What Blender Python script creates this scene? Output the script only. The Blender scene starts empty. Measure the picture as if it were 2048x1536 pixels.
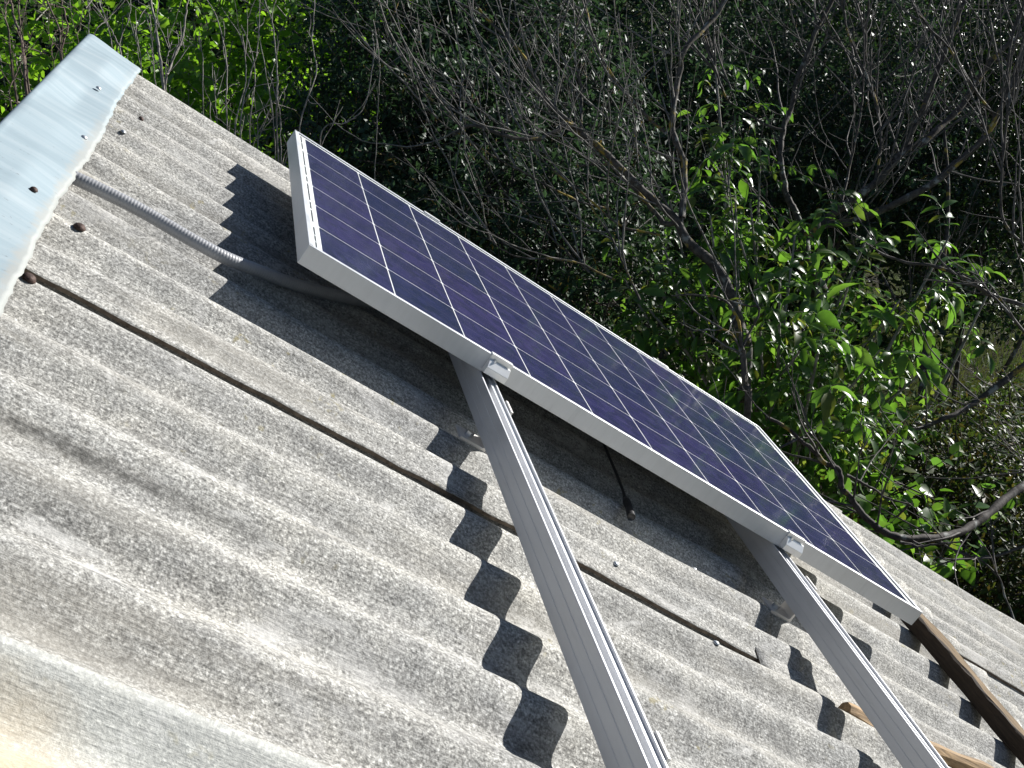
import bpy, math
import numpy as np
from mathutils import Matrix, Vector

rng = np.random.default_rng(7)
scene = bpy.context.scene
COL = scene.collection

# ------------------------------------------------------------------ frames
# Roof frame: x down the slope, y along the ridge (away from the viewer), z out of the roof;
# origin = far upper corner of the solar panel's top face.
TH = math.radians(34.0)
CT, ST = math.cos(TH), math.sin(TH)
ORIG = np.array([0.0, 0.0, 4.4])
A3 = np.array([[CT, 0, ST], [0, 1, 0], [-ST, 0, CT]])          # columns: roof axes in world
M = Matrix([[*A3[0], ORIG[0]], [*A3[1], ORIG[1]], [*A3[2], ORIG[2]], [0, 0, 0, 1]])
def roof(p): return A3 @ np.asarray(p, float) + ORIG

# ------------------------------------------------------------------ camera
R_CV = np.array([[0.79582877, 0.19111798, -0.57456982],
                 [0.47144216, 0.39991276, 0.78601022],
                 [0.37999849, -0.89640599, 0.22816101]])        # panel axes -> camera (x right, y down, z forward)
F_PX = 2348.29
CAM_L = np.array([-0.38805566, -3.0234802, 0.4866305])          # camera in the roof frame
FLIP = np.diag([1.0, -1.0, -1.0])
CAM_W = roof(CAM_L)
C2W = A3 @ FLIP @ R_CV.T                                        # camera(cv) -> world
cam_data = bpy.data.cameras.new('camera')
cam = bpy.data.objects.new('camera', cam_data); COL.objects.link(cam)
cam_data.sensor_width = 36.0; cam_data.sensor_fit = 'HORIZONTAL'
cam_data.lens = F_PX / 2048 * 36.0
cam_data.clip_start = 0.05; cam_data.clip_end = 500
cb = C2W @ FLIP
cam.matrix_world = Matrix([[*cb[0], CAM_W[0]], [*cb[1], CAM_W[1]], [*cb[2], CAM_W[2]], [0, 0, 0, 1]])
scene.camera = cam
def ray(u, v):
    return C2W @ np.array([(u - 1024) / F_PX, (v - 768) / F_PX, 1.0])
def P(u, v, d):
    """world point seen at (u, v) at depth d"""
    return CAM_W + ray(u, v) * d

# ------------------------------------------------------------------ light
SUN_L = np.array([0.68, 0.50, 1.0])                             # towards the sun, roof frame
SUN_W = A3 @ SUN_L; SUN_W /= np.linalg.norm(SUN_W)
SUN_EL = math.asin(SUN_W[2]); SUN_AZ = math.atan2(SUN_W[0], SUN_W[1])
sd = bpy.data.lights.new('sun', 'SUN'); sd.energy = 5.0; sd.angle = math.radians(0.5); sd.color = (1.0, 0.975, 0.935)
so = bpy.data.objects.new('sun', sd); COL.objects.link(so)
so.rotation_euler = Vector(SUN_W).to_track_quat('Z', 'Y').to_euler()
so.location = (6, 4, 12)
world = bpy.data.worlds.new('World'); scene.world = world; world.use_nodes = True
wn = world.node_tree.nodes; wl = world.node_tree.links; wn.clear()
wo = wn.new('ShaderNodeOutputWorld'); wb = wn.new('ShaderNodeBackground'); ws = wn.new('ShaderNodeTexSky')
ws.sky_type = 'NISHITA'; ws.sun_disc = False; ws.sun_elevation = SUN_EL; ws.sun_rotation = SUN_AZ; ws.air_density = 0.8; ws.dust_density = 0.3; ws.ozone_density = 1.5
wb.inputs['Strength'].default_value = 0.05
wl.new(ws.outputs[0], wb.inputs[0]); wl.new(wb.outputs[0], wo.inputs[0])
vs = scene.view_settings
vs.view_transform = 'Standard'; vs.look = 'None'; vs.gamma = 1.0; vs.use_curve_mapping = False
vs.exposure = 0.8
try:
    scene.cycles.max_bounces = 8; scene.cycles.transparent_max_bounces = 12
    scene.cycles.sample_clamp_indirect = 4.0
except Exception: pass

# ------------------------------------------------------------------ object helpers
WM = {}
def link(o, name=None):
    COL.objects.link(o); return o
def tag(o, label=None, cat=None, group=None, kind=None):
    if label: o['label'] = label
    if cat: o['category'] = cat
    if group: o['group'] = group
    if kind: o['kind'] = kind
    return o
def thing(name, mat4, label, cat, group=None):
    o = bpy.data.objects.new(name, None); link(o)
    o.empty_display_size = 0.1
    o.matrix_world = mat4; WM[o.name] = mat4.copy()
    return tag(o, label, cat, group)
def wmat(o): return WM[o.name]
def T(p): return Matrix.Translation(Vector([float(c) for c in p]))
def place(o, mat4, parent=None):
    WM[o.name] = mat4.copy()
    if parent is not None:
        o.parent = parent
        o.matrix_basis = wmat(parent).inverted() @ mat4
    else:
        o.matrix_world = mat4
    return o
def add(name, mesh, mat4, parent=None, mat=None):
    o = bpy.data.objects.new(name, mesh); link(o)
    if mat is not None and not mesh.materials: mesh.materials.append(mat)
    return place(o, mat4, parent)

class MB:
    """collects vertices and faces, builds one mesh"""
    def __init__(s): s.V = []; s.F = []; s.n = 0
    def put(s, V, F):
        V = np.asarray(V, float).reshape(-1, 3)
        s.V.append(V); s.F.append(np.asarray(F, np.int64) + s.n); s.n += len(V)
    def box(s, a, b):
        x0, y0, z0 = a; x1, y1, z1 = b
        s.put([(x0,y0,z0),(x1,y0,z0),(x1,y1,z0),(x0,y1,z0),(x0,y0,z1),(x1,y0,z1),(x1,y1,z1),(x0,y1,z1)],
              [(0,3,2,1),(4,5,6,7),(0,1,5,4),(1,2,6,5),(2,3,7,6),(3,0,4,7)])
    def prism(s, prof, axis, a, b):
        """extrude a closed profile (list of 2d points) along an axis: 'x' -> (y,z), 'y' -> (x,z)"""
        n = len(prof); V = []
        for t in (a, b):
            for p in prof:
                V.append((t, p[0], p[1]) if axis == 'x' else (p[0], t, p[1]))
        s.put(V, [(i, (i+1) % n, n+(i+1) % n, n+i) for i in range(n)])
        k = s.n - 2*n
        s.ng = getattr(s, 'ng', [])
        s.ng.append([k+i for i in range(n)][::-1]); s.ng.append([k+n+i for i in range(n)])
    def tube(s, pts, rad, sides=6, cap=True):
        pts = np.asarray(pts, float); n = len(pts)
        rad = np.broadcast_to(np.asarray(rad, float), (n,))
        tan = np.gradient(pts, axis=0); tan /= np.linalg.norm(tan, axis=1)[:, None] + 1e-9
        ref = np.array([0.31, 0.52, 0.79]) if abs(tan[0] @ np.array([0.31, 0.52, 0.79])) < .9 else np.array([1., 0, 0])
        U = np.cross(tan, ref); U /= np.linalg.norm(U, axis=1)[:, None] + 1e-9
        W = np.cross(tan, U)
        a = np.arange(sides) * 2*np.pi/sides
        V = pts[:, None] + rad[:, None, None]*(np.cos(a)[None, :, None]*U[:, None] + np.sin(a)[None, :, None]*W[:, None])
        i = np.arange(n-1)[:, None]*sides; j = np.arange(sides)[None]; k = (j+1) % sides
        F = np.stack([i+j, i+k, i+sides+k, i+sides+j], -1).reshape(-1, 4)
        s.put(V.reshape(-1, 3), F)
        if cap:
            s.ng = getattr(s, 'ng', [])
            b = s.n - n*sides
            s.ng.append([b+q for q in range(sides)]); s.ng.append([b+(n-1)*sides+q for q in range(sides)][::-1])
    def mesh(s, name, smooth=False, mat=None):
        me = bpy.data.meshes.new(name)
        V = np.concatenate(s.V) if s.V else np.zeros((0, 3))
        loops = []; starts = []; c = 0
        for F in s.F:
            k = F.shape[1]
            loops.append(F.ravel()); starts.append(c + np.arange(len(F))*k); c += F.size
        for g in getattr(s, 'ng', []):
            loops.append(np.array(g)); starts.append(np.array([c])); c += len(g)
        loops = np.concatenate(loops).astype(np.int32); starts = np.concatenate(starts).astype(np.int32)
        me.vertices.add(len(V)); me.vertices.foreach_set('co', V.astype(np.float32).ravel())
        me.loops.add(len(loops)); me.loops.foreach_set('vertex_index', loops)
        me.polygons.add(len(starts)); me.polygons.foreach_set('loop_start', starts)
        me.update(calc_edges=True)
        me.polygons.foreach_set('use_smooth', np.full(len(starts), bool(smooth)))
        if mat: me.materials.append(mat)
        me.update()
        return me

def catmull(pts, n=6):
    pts = np.asarray(pts, float)
    if len(pts) < 3:
        t = np.linspace(0, 1, n*2)[:, None]; return pts[0]*(1-t) + pts[-1]*t
    q = np.vstack([2*pts[0]-pts[1], pts, 2*pts[-1]-pts[-2]]); out = []
    for i in range(1, len(q)-2):
        p0, p1, p2, p3 = q[i-1], q[i], q[i+1], q[i+2]
        for t in np.linspace(0, 1, n, endpoint=False):
            out.append(.5*((2*p1)+(-p0+p2)*t+(2*p0-5*p1+4*p2-p3)*t*t+(-p0+3*p1-3*p2+p3)*t**3))
    out.append(pts[-1]); return np.array(out)

# ------------------------------------------------------------------ material helpers
def mat_new(name):
    m = bpy.data.materials.new(name); m.use_nodes = True
    nt = m.node_tree; nt.nodes.clear()
    out = nt.nodes.new('ShaderNodeOutputMaterial')
    return m, nt, out
class N:
    def __init__(s, nt): s.nt = nt
    def n(s, t, **kw):
        x = s.nt.nodes.new('ShaderNode' + t)
        for k, v in kw.items(): setattr(x, k, v)
        return x
    def l(s, a, b): s.nt.links.new(a, b)
    def coord(s, scale=(1, 1, 1), kind='Object', loc=(0, 0, 0)):
        c = s.n('TexCoord'); m = s.n('Mapping'); m.inputs['Scale'].default_value = scale; m.inputs['Location'].default_value = loc
        s.l(c.outputs[kind], m.inputs[0]); return m.outputs[0]
    def noise(s, vec, scale, detail=3, rough=.55, dist=0):
        x = s.n('TexNoise'); x.inputs['Scale'].default_value = scale; x.inputs['Detail'].default_value = detail
        x.inputs['Roughness'].default_value = rough; x.inputs['Distortion'].default_value = dist
        s.l(vec, x.inputs['Vector']); return x.outputs['Fac']
    def ramp(s, fac, stops, interp='LINEAR'):
        r = s.n('ValToRGB'); cr = r.color_ramp; cr.interpolation = interp
        while len(cr.elements) < len(stops): cr.elements.new(.5)
        for e, (p, c) in zip(cr.elements, stops):
            e.position = p; e.color = (c, c, c, 1) if not hasattr(c, '__len__') else (*c, 1)
        s.l(fac, r.inputs[0]); return r.outputs[0]
    def mix(s, fac, a, b, mode='MIX'):
        x = s.n('MixRGB', blend_type=mode)
        for i, v in ((0, fac), (1, a), (2, b)):
            if hasattr(v, 'is_linked'): s.l(v, x.inputs[i])
            elif i == 0: x.inputs[0].default_value = v
            else: x.inputs[i].default_value = (*v, 1)
        return x.outputs[0]
    def math(s, op, a, b=0.0, c=None):
        x = s.n('Math', operation=op)
        for i, v in enumerate((a, b) if c is None else (a, b, c)):
            if hasattr(v, 'is_linked'): s.l(v, x.inputs[i])
            else: x.inputs[i].default_value = v
        return x.outputs[0]
    def bsdf(s, base=(.5, .5, .5), rough=.6, metal=0.0, spec=.5):
        b = s.n('BsdfPrincipled')
        if hasattr(base, 'is_linked'): s.l(base, b.inputs['Base Color'])
        else: b.inputs['Base Color'].default_value = (*base, 1)
        if hasattr(rough, 'is_linked'): s.l(rough, b.inputs['Roughness'])
        else: b.inputs['Roughness'].default_value = rough
        b.inputs['Metallic'].default_value = metal
        b.inputs['Specular IOR Level'].default_value = spec
        return b
    def bump(s, h, strength, dist, bsdf):
        b = s.n('Bump'); b.inputs['Strength'].default_value = strength; b.inputs['Distance'].default_value = dist
        s.l(h, b.inputs['Height']); s.l(b.outputs[0], bsdf.inputs['Normal'])

def mat_sheet(name='asbestos_cement', gain=(1.10, 1.105, 1.10), rust=0.0):
    m, nt, out = mat_new(name); g = N(nt)
    v = g.coord()
    fine = g.noise(v, 210, 4, .68)
    fine2 = g.noise(g.coord(loc=(3, 7, 1)), 70, 4, .6)
    med = g.noise(v, 14, 4, .6, .3)
    big = g.noise(v, 2.6, 3, .55, .4)
    weave = g.noise(g.coord(scale=(30, 330, 60)), 1.0, 2, .5)
    base = g.ramp(fine, [(.30, (.105, .102, .097)), (.43, (.23, .225, .215)), (.54, (.345, .338, .322)), (.66, (.54, .53, .51))])
    b2 = g.ramp(fine2, [(.3, .74), (.5, 1.0), (.72, 1.14)])
    c = g.mix(1.0, base, b2, 'MULTIPLY')
    grain = g.noise(g.coord(loc=(6, 1, 3)), 430, 2, .6)
    c = g.mix(1.0, c, g.ramp(grain, [(.32, .66), (.5, 1.0), (.68, 1.32)]), 'MULTIPLY')
    wv = g.ramp(weave, [(.3, .80), (.7, 1.14)])
    c = g.mix(.75, c, g.mix(1.0, c, wv, 'MULTIPLY'))
    md = g.ramp(med, [(.28, (.80, .805, .815)), (.48, (.98, .98, .98)), (.7, (1.13, 1.12, 1.10))])
    c = g.mix(1.0, c, md, 'MULTIPLY')
    bg = g.ramp(big, [(.3, (.86, .865, .87)), (.52, (1.0, 1.0, .99)), (.72, (1.10, 1.085, 1.05))])
    c = g.mix(1.0, c, bg, 'MULTIPLY')
    c = g.mix(1.0, c, gain, 'MULTIPLY')
    # grey run-off streaks down the slope and soft lichen patches
    ro = g.noise(g.coord(scale=(.9, 22, 1), loc=(8, 3, 0)), 1.0, 4, .65, .25)
    c = g.mix(1.0, c, g.ramp(ro, [(.34, (.80, .80, .80)), (.5, (1, 1, 1)), (.68, (1.13, 1.13, 1.12))]), 'MULTIPLY')
    pa = g.noise(g.coord(loc=(2, 9, 4), scale=(.7, 1.1, 1)), 6.5, 6, .75, .8)
    c = g.mix(g.ramp(pa, [(.56, 0.0), (.66, .55)]), c, (.47, .462, .445))
    dk = g.noise(g.coord(loc=(12, 5, 4), scale=(.6, 1.2, 1)), 7.5, 6, .75, .8)
    c = g.mix(g.ramp(dk, [(.58, 0.0), (.68, .5)]), c, (.15, .148, .142))
    # olive lichen specks
    li = g.noise(g.coord(loc=(9, 2, 5)), 34, 3, .6)
    lim = g.ramp(li, [(.63, 0.0), (.70, 1.0)])
    li2 = g.ramp(g.noise(g.coord(loc=(1, 4, 2)), 2.2, 2), [(.48, 0.0), (.62, .8)])
    c = g.mix(g.math('MULTIPLY', lim, li2), c, (.27, .235, .12))
    # white efflorescence patches
    wh = g.noise(g.coord(loc=(5, 5, 5), scale=(.6, 1, 1)), 16, 5, .72, .6)
    whm = g.ramp(wh, [(.60, 0.0), (.68, .75)])
    c = g.mix(whm, c, (.52, .512, .49))
    # faint tan water staining along the slope
    st = g.noise(g.coord(scale=(1.2, 14, 1), loc=(2, 0, 0)), 1.0, 3)
    stm = g.ramp(st, [(.55, 0.0), (.72, .5)])
    c = g.mix(stm, c, (.34, .32, .28))
    if rust: c = g.mix(.5, c, (.50, .51, .49))
    # rusty run-off patch where an old iron part lay
    sep = g.n('SeparateXYZ'); tc = g.n('TexCoord'); g.l(tc.outputs['Object'], sep.inputs[0])
    dx = g.math('MULTIPLY', g.math('ADD', sep.outputs[0], .265), .8); dy = g.math('ADD', sep.outputs[1], 2.335)
    r = g.math('SQRT', g.math('ADD', g.math('MULTIPLY', dx, dx), g.math('MULTIPLY', dy, dy)))
    r = g.math('ADD', r, g.math('MULTIPLY', g.math('SUBTRACT', med, .5), .10))
    rm = g.ramp(r, [(.02, .9), (.07, .55), (.14, 0.0)])
    c = g.mix(g.math('MULTIPLY', rm, rust), c, (.52, .38, .19))
    # dark moss streak just below one crest, with pale scuffs beside it
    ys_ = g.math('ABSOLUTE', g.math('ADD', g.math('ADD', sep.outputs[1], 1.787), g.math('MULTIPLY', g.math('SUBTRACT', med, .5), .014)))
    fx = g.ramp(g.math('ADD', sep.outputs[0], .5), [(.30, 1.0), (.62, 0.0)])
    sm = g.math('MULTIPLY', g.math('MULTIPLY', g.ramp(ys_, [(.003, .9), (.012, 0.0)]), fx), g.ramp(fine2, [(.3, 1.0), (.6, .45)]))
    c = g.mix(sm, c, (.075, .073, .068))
    b = g.bsdf(c, .92, 0, .2)
    hh = g.math('ADD', g.math('MULTIPLY', fine, .6), g.math('MULTIPLY', weave, .5))
    g.bump(hh, .55, .0035, b)
    g.l(b.outputs[0], out.inputs[0]); return m

def mat_simple(name, col, rough=.6, metal=0., spec=.5, var=.15, scale=30, bump=0., stretch=(1, 1, 1)):
    m, nt, out = mat_new(name); g = N(nt)
    f = g.noise(g.coord(scale=stretch), scale, 4, .6)
    a = tuple(c*(1-var) for c in col); bb = tuple(min(1, c*(1+var)) for c in col)
    c = g.ramp(f, [(.3, a), (.7, bb)])
    b = g.bsdf(c, rough, metal, spec)
    if bump: g.bump(f, bump, .004, b)
    g.l(b.outputs[0], out.inputs[0]); return m

def mat_alu(name, col, rough, metal, stretch):
    m, nt, out = mat_new(name); g = N(nt)
    f = g.noise(g.coord(scale=stretch), 1.0, 3, .6)
    f2 = g.noise(g.coord(), 9, 4, .6)
    c = g.ramp(f, [(.3, tuple(x*.94 for x in col)), (.7, col)])
    c = g.mix(1.0, c, g.ramp(f2, [(.25, .93), (.7, 1.02)]), 'MULTIPLY')
    f3 = g.noise(g.coord(loc=(4, 4, 9), scale=tuple(max(1.0, x*.12) for x in stretch)), 3.0, 5, .75)
    c = g.mix(1.0, c, g.ramp(f3, [(.28, .80), (.42, .97), (.7, 1.03)]), 'MULTIPLY')
    rr = g.ramp(f2, [(.3, rough*.85), (.7, rough*1.2)])
    b = g.bsdf(c, rr, metal, .5)
    g.l(b.outputs[0], out.inputs[0]); return m

def mat_cap():
    m, nt, out = mat_new('zinc_sheet'); g = N(nt)
    st = g.noise(g.coord(scale=(2.5, 26, 4)), 1.0, 4, .6, .2)
    c = g.ramp(st, [(.25, (.225, .285, .318)), (.5, (.272, .338, .372)), (.75, (.345, .40, .425))])
    sp = g.noise(g.coord(scale=(.45, 1, 1)), 120, 3, .7)
    near = g.n('SeparateXYZ'); tc = g.n('TexCoord'); g.l(tc.outputs['Object'], near.inputs[0])
    nm = g.ramp(g.math('MULTIPLY', near.outputs[1], -1.0), [(.55, 0.0), (1.15, 1.0)])
    spm = g.math('MULTIPLY', g.ramp(sp, [(.66, 0.0), (.70, 1.0)]), nm)
    c = g.mix(spm, c, (.16, .17, .18))
    # cement smear along the lower edge
    ed = g.math('ADD', near.outputs[0], g.math('MULTIPLY', g.noise(g.coord(loc=(2, 2, 0)), 30, 4, .7), .05))
    edm = g.math('MULTIPLY', g.ramp(g.math('ADD', ed, .4), [(.015, 0.0), (.03, .85)]), g.ramp(g.math('MULTIPLY', near.outputs[1], -1.0), [(.35, .25), (.7, 1.0)]))
    c = g.mix(edm, c, (.33, .335, .315))
    b = g.bsdf(c, .58, .1, .4)
    g.bump(st, .12, .006, b)
    g.l(b.outputs[0], out.inputs[0]); return m

def mat_cell():
    m, nt, out = mat_new('silicon_cell'); g = N(nt)
    tc = g.n('TexCoord'); oi = g.n('ObjectInfo')
    off = g.n('VectorMath', operation='ADD'); g.l(tc.outputs['Object'], off.inputs[0]); g.l(oi.outputs['Location'], off.inputs[1])
    vo = g.n('TexVoronoi'); vo.inputs['Scale'].default_value = 42; g.l(off.outputs[0], vo.inputs['Vector'])
    sepc = g.n('SeparateColor'); g.l(vo.outputs['Color'], sepc.inputs[0])
    c = g.ramp(sepc.outputs[0], [(0, (.0165, .0205, .056)), (.5, (.0210, .0235, .070)), (1, (.027, .0285, .086))])
    rv = g.ramp(oi.outputs['Random'], [(0, (.78, .95, .88)), (.5, (1, 1, 1)), (1, (1.20, 1.02, 1.12))])
    c = g.mix(1.0, c, rv, 'MULTIPLY')
    sep = g.n('SeparateXYZ'); g.l(tc.outputs['Object'], sep.inputs[0])
    # three printed busbars and fine contact fingers
    y = g.math('ABSOLUTE', g.math('SUBTRACT', g.math('FRACT', g.math('MULTIPLY', g.math('ADD', sep.outputs[1], .078), 3/.156)), .5))
    bus = g.math('LESS_THAN', y, .0105)
    c = g.mix(g.math('MULTIPLY', bus, .30), c, (.20, .21, .25))
    b = g.bsdf(c, .6, .0, .0)
    g.l(b.outputs[0], out.inputs[0]); return m

def mat_glass():
    m, nt, out = mat_new('solar_glass'); g = N(nt)
    fr = g.n('Fresnel'); fr.inputs[0].default_value = 1.15
    tr = g.n('BsdfTransparent'); tr.inputs[0].default_value = (.97, .98, .98, 1)
    gl = g.n('BsdfGlossy'); gl.inputs['Roughness'].default_value = .08
    df = g.n('BsdfDiffuse'); df.inputs[0].default_value = (.6, .58, .55, 1)
    mx = g.n('MixShader'); g.l(fr.outputs[0], mx.inputs[0]); g.l(tr.outputs[0], mx.inputs[1]); g.l(gl.outputs[0], mx.inputs[2])
    dust = g.math('MULTIPLY', g.ramp(g.noise(g.coord(scale=(3, 1, 1)), 5, 5, .7), [(.35, .2), (.75, 1.0)]), .016)
    m2 = g.n('MixShader'); g.l(dust, m2.inputs[0]); g.l(mx.outputs[0], m2.inputs[1]); g.l(df.outputs[0], m2.inputs[2])
    g.l(m2.outputs[0], out.inputs[0]); return m

def mat_leaf(name, cols, trans, rough=.4, tmix=.35, spec=.5):
    m, nt, out = mat_new(name); g = N(nt)
    geo = g.n('NewGeometry'); oi = g.n('ObjectInfo')
    rnd = g.math('FRACT', g.math('ADD', geo.outputs['Random Per Island'], oi.outputs['Random']))
    n = len(cols)
    c = g.ramp(rnd, [(i/(n-1), cols[i]) for i in range(n)])
    big = g.ramp(g.noise(g.coord(), 2.0, 2), [(.3, .75), (.7, 1.2)])
    c = g.mix(1.0, c, big, 'MULTIPLY')
    b = g.bsdf(c, rough, 0, spec)
    t = g.n('BsdfTranslucent'); tcol = g.mix(1.0, c, trans, 'MULTIPLY'); g.l(tcol, t.inputs[0])
    mx = g.n('MixShader'); mx.inputs[0].default_value = tmix
    g.l(b.outputs[0], mx.inputs[1]); g.l(t.outputs[0], mx.inputs[2])
    g.l(mx.outputs[0], out.inputs[0]); return m

def mat_bark(name, dark, light, lichen=0.0):
    m, nt, out = mat_new(name); g = N(nt)
    f = g.noise(g.coord(), 38, 4, .65)
    c = g.ramp(f, [(.3, dark), (.7, light)])
    if lichen:
        l1 = g.ramp(g.noise(g.coord(loc=(4, 1, 2)), 9, 4, .6), [(.60 - lichen*.1, 0.0), (.68 - lichen*.1, 1.0)])
        c = g.mix(l1, c, (.34, .25, .045))
        l2 = g.ramp(g.noise(g.coord(loc=(7, 3, 8)), 14, 4, .6), [(.58, 0.0), (.66, .8)])
        c = g.mix(l2, c, (.30, .31, .29))
    b = g.bsdf(c, .78, 0, .25)
    g.bump(f, .5, .004, b)
    g.l(b.outputs[0], out.inputs[0]); return m

MAT_SHEET = mat_sheet()
MAT_SHEET_PALE = mat_sheet('pale_asbestos_cement', (1.08, 1.10, 1.07), .6)
MAT_CAP = mat_cap()
MAT_EDGE = mat_simple('dirty_broken_edge', (.105, .085, .066), .95, 0, .1, .5, 60, .5)
MAT_FRAME = mat_alu('anodised_frame', (.62, .635, .655), .42, .35, (60, 3, 3))
MAT_RAIL = mat_alu('extruded_rail', (.66, .67, .69), .42, .35, (90, 1.5, 90))
MAT_CLAMP = mat_alu('clamp_aluminium', (.84, .84, .83), .30, .3, (50, 50, 50))
MAT_BRACKET = mat_alu('bracket_aluminium', (.74, .71, .67), .45, .15, (50, 50, 50))
MAT_STEEL = mat_simple('bolt_steel', (.62, .64, .66), .28, 1.0, .5, .1, 60)
MAT_CELL = mat_cell()
MAT_GLASS = mat_glass()
MAT_BACK = mat_simple('white_backsheet', (.76, .77, .78), .6, 0, .4, .03, 20)
MAT_RIBBON = mat_simple('tinned_ribbon', (.07, .075, .085), .35, .6, .5, .3, 60)
MAT_CONDUIT = mat_simple('grey_conduit', (.29, .295, .31), .42, 0, .5, .10, 20)
MAT_BLACK = mat_simple('black_rubber', (.016, .016, .018), .5, 0, .5, .2, 40)
MAT_NAIL = mat_simple('rusty_nail', (.065, .040, .032), .65, .3, .4, .4, 160, .4)
MAT_NAILZ = mat_simple('zinc_nail', (.60, .62, .63), .4, .7, .5, .15, 160)
MAT_WOOD = mat_simple('shaded_weathered_wood', (.032, .022, .014), .8, 0, .3, .5, 1.0, .6, (160, 9, 160))  # beam sides: dark wood, with their shade painted into the colour
MAT_WOODTOP = mat_simple('sunlit_weathered_wood', (.17, .122, .072), .85, 0, .2, .4, 1.0, .6, (160, 9, 160))  # same beam's top, painted lighter to look sunlit
MAT_WOODX = mat_simple('split_log_wood', (.27, .18, .095), .75, 0, .3, .45, 1.0, .5, (10, 150, 150))
MAT_WALL = mat_simple('lime_plaster', (.50, .47, .42), .9, 0, .2, .15, 6, .3)
MAT_PLANK = mat_simple('grey_planks', (.19, .165, .135), .85, 0, .2, .35, 1.0, .5, (8, 60, 8))

# ================================================================== SETTING: ground
def mat_ground():
    m, nt, out = mat_new('soil_and_grass'); g = N(nt)
    f = g.noise(g.coord(), 1.6, 5, .6); f2 = g.noise(g.coord(), 22, 4, .7)
    c = g.ramp(f, [(.35, (.045, .036, .024)), (.5, (.05, .07, .022)), (.7, (.085, .12, .03))])
    c = g.mix(1.0, c, g.ramp(f2, [(.3, .6), (.7, 1.25)]), 'MULTIPLY')
    b = g.bsdf(c, .95, 0, .1); g.bump(f2, .8, .03, b)
    g.l(b.outputs[0], out.inputs[0]); return m
mb = MB()
n = 60; xs = np.linspace(-150, 150, n); ys = np.linspace(-120, 180, n)
X, Y = np.meshgrid(np.sign(xs)*np.abs(xs/150)**2.2*150, np.sign(ys)*np.abs(ys/180)**2.2*180)
Z = .07*np.sin(X*.9+1)*np.cos(Y*.7) + .04*np.sin(X*2.1)*np.sin(Y*1.9)
i = np.arange(n-1)[:, None]*n + np.arange(n-1)[None]
mb.put(np.stack([X, Y, Z], -1), np.stack([i, i+1, i+n+1, i+n], -1).reshape(-1, 4))
gr = add('ground', mb.mesh('ground', True, mat_ground()), Matrix.Identity(4)); gr['kind'] = 'structure'

# ================================================================== SHED with corrugated roof
PITCH, AMP = 0.148, 0.0325
YC0 = -0.262                 # a crest
ZC = -0.13                   # crest level in the roof frame
def sstep(t): t = np.clip(t, 0, 1); return t*t*(3-2*t)
def vnoise(x, y, s, seed=0):
    return (np.sin(x*s*1.3+y*s*.7+seed) + np.sin(x*s*.6-y*s*1.7+seed*2.3+1.1) + np.sin(x*s*2.1+y*s*1.1+seed*.7+2.2)) / 3
def surf(x, y):
    """height of the bare corrugated surface, roof frame"""
    x = np.asarray(x, float); y = np.asarray(y, float)
    w = np.cos(2*np.pi*(y-YC0)/PITCH)
    w = (w + .02*np.cos(6*np.pi*(y-YC0)/PITCH))/1.02
    return ZC - AMP/2 + AMP/2*w + .0022*vnoise(x, y, 2.1, 3.0)

shed = thing('shed', T(roof((1.6, -1.2, 0)) * np.array([1, 1, 0])), 'shed with a grey corrugated cement sheet roof under the solar panel', 'shed')
RIDGE_X, EAVE_X, GABLE_Y, NEAR_Y = -0.537, 4.15, 0.235, -4.4
sheet_no = [0]
def sheet(x0, x1, y_near, y_far, lift_near, lift_end, dz=0.0, mat=MAT_SHEET, flat=None):
    k = sheet_no[0]; sheet_no[0] += 1
    ny = int((y_far-y_near)/.0093); nx = max(8, int((x1-x0)/.045))
    ys = np.linspace(y_near, y_far, ny); xs = np.linspace(x0, x1, nx)
    Xg, Yg = np.meshgrid(xs, ys, indexing='ij')
    Zg = surf(Xg, Yg) + dz
    Zg = Zg + lift_near*(1-sstep((Yg-y_near)/.16))*(1+.25*np.sin(Xg*3+k)) + lift_end*sstep((Xg-(x1-.35))/.35)
    if flat is not None:                     # the free edge springs up and rides flat beyond its last crest
        zf = ZC - .003 - .20*(flat-Yg) + .0015*np.sin(Xg*4.1+k)
        Zg = np.where(Yg < flat, np.maximum(Zg, zf), Zg + .001*sstep(1-(Yg-flat)/.1))
    # slightly ragged, worn edges
    ex = np.exp(-((Xg-x1)/.012)**2)*(.004*np.sin(Yg*90+k)+.0035*np.sin(Yg*213+2*k))
    ey = np.exp(-((Yg-y_near)/.008)**2)*(.0022*np.sin(Xg*70+k)+.002*np.sin(Xg*177+k*3))
    Xg = Xg + ex; Yg = Yg + ey
    Tk = .0062
    top = np.stack([Xg, Yg, Zg], -1); bot = np.stack([Xg, Yg, Zg-Tk], -1)
    b = MB(); nn = nx*ny
    i = (np.arange(nx-1)[:, None]*ny + np.arange(ny-1)[None])
    q = np.stack([i, i+ny, i+ny+1, i+1], -1).reshape(-1, 4)
    b.put(np.concatenate([top.reshape(-1, 3), bot.reshape(-1, 3)]), np.concatenate([q, q[:, ::-1]+nn]))
    E_ = [np.arange(ny), np.arange(ny)[::-1]+(nx-1)*ny, (np.arange(nx)*ny)[::-1], np.arange(nx)*ny+ny-1]
    base = 0
    for e in E_:
        b.F.append(np.stack([e[:-1], e[1:], e[1:]+nn, e[:-1]+nn], -1))
    me = b.mesh('roof_sheet', True, mat)
    # hard rim
    sm = np.ones(len(me.polygons), bool); sm[len(q)*2:] = False
    me.polygons.foreach_set('use_smooth', sm)
    me.materials.append(MAT_EDGE)
    me.polygons.foreach_set('material_index', (~sm).astype(np.int32))
    me.update()
    o = add('roof_sheet', me, M, shed)
    return o
R1, R2 = 1.165, 2.235
sheet(-.50, R1, -1.366, GABLE_Y, .003, .008, flat=YC0-7*PITCH)
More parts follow.
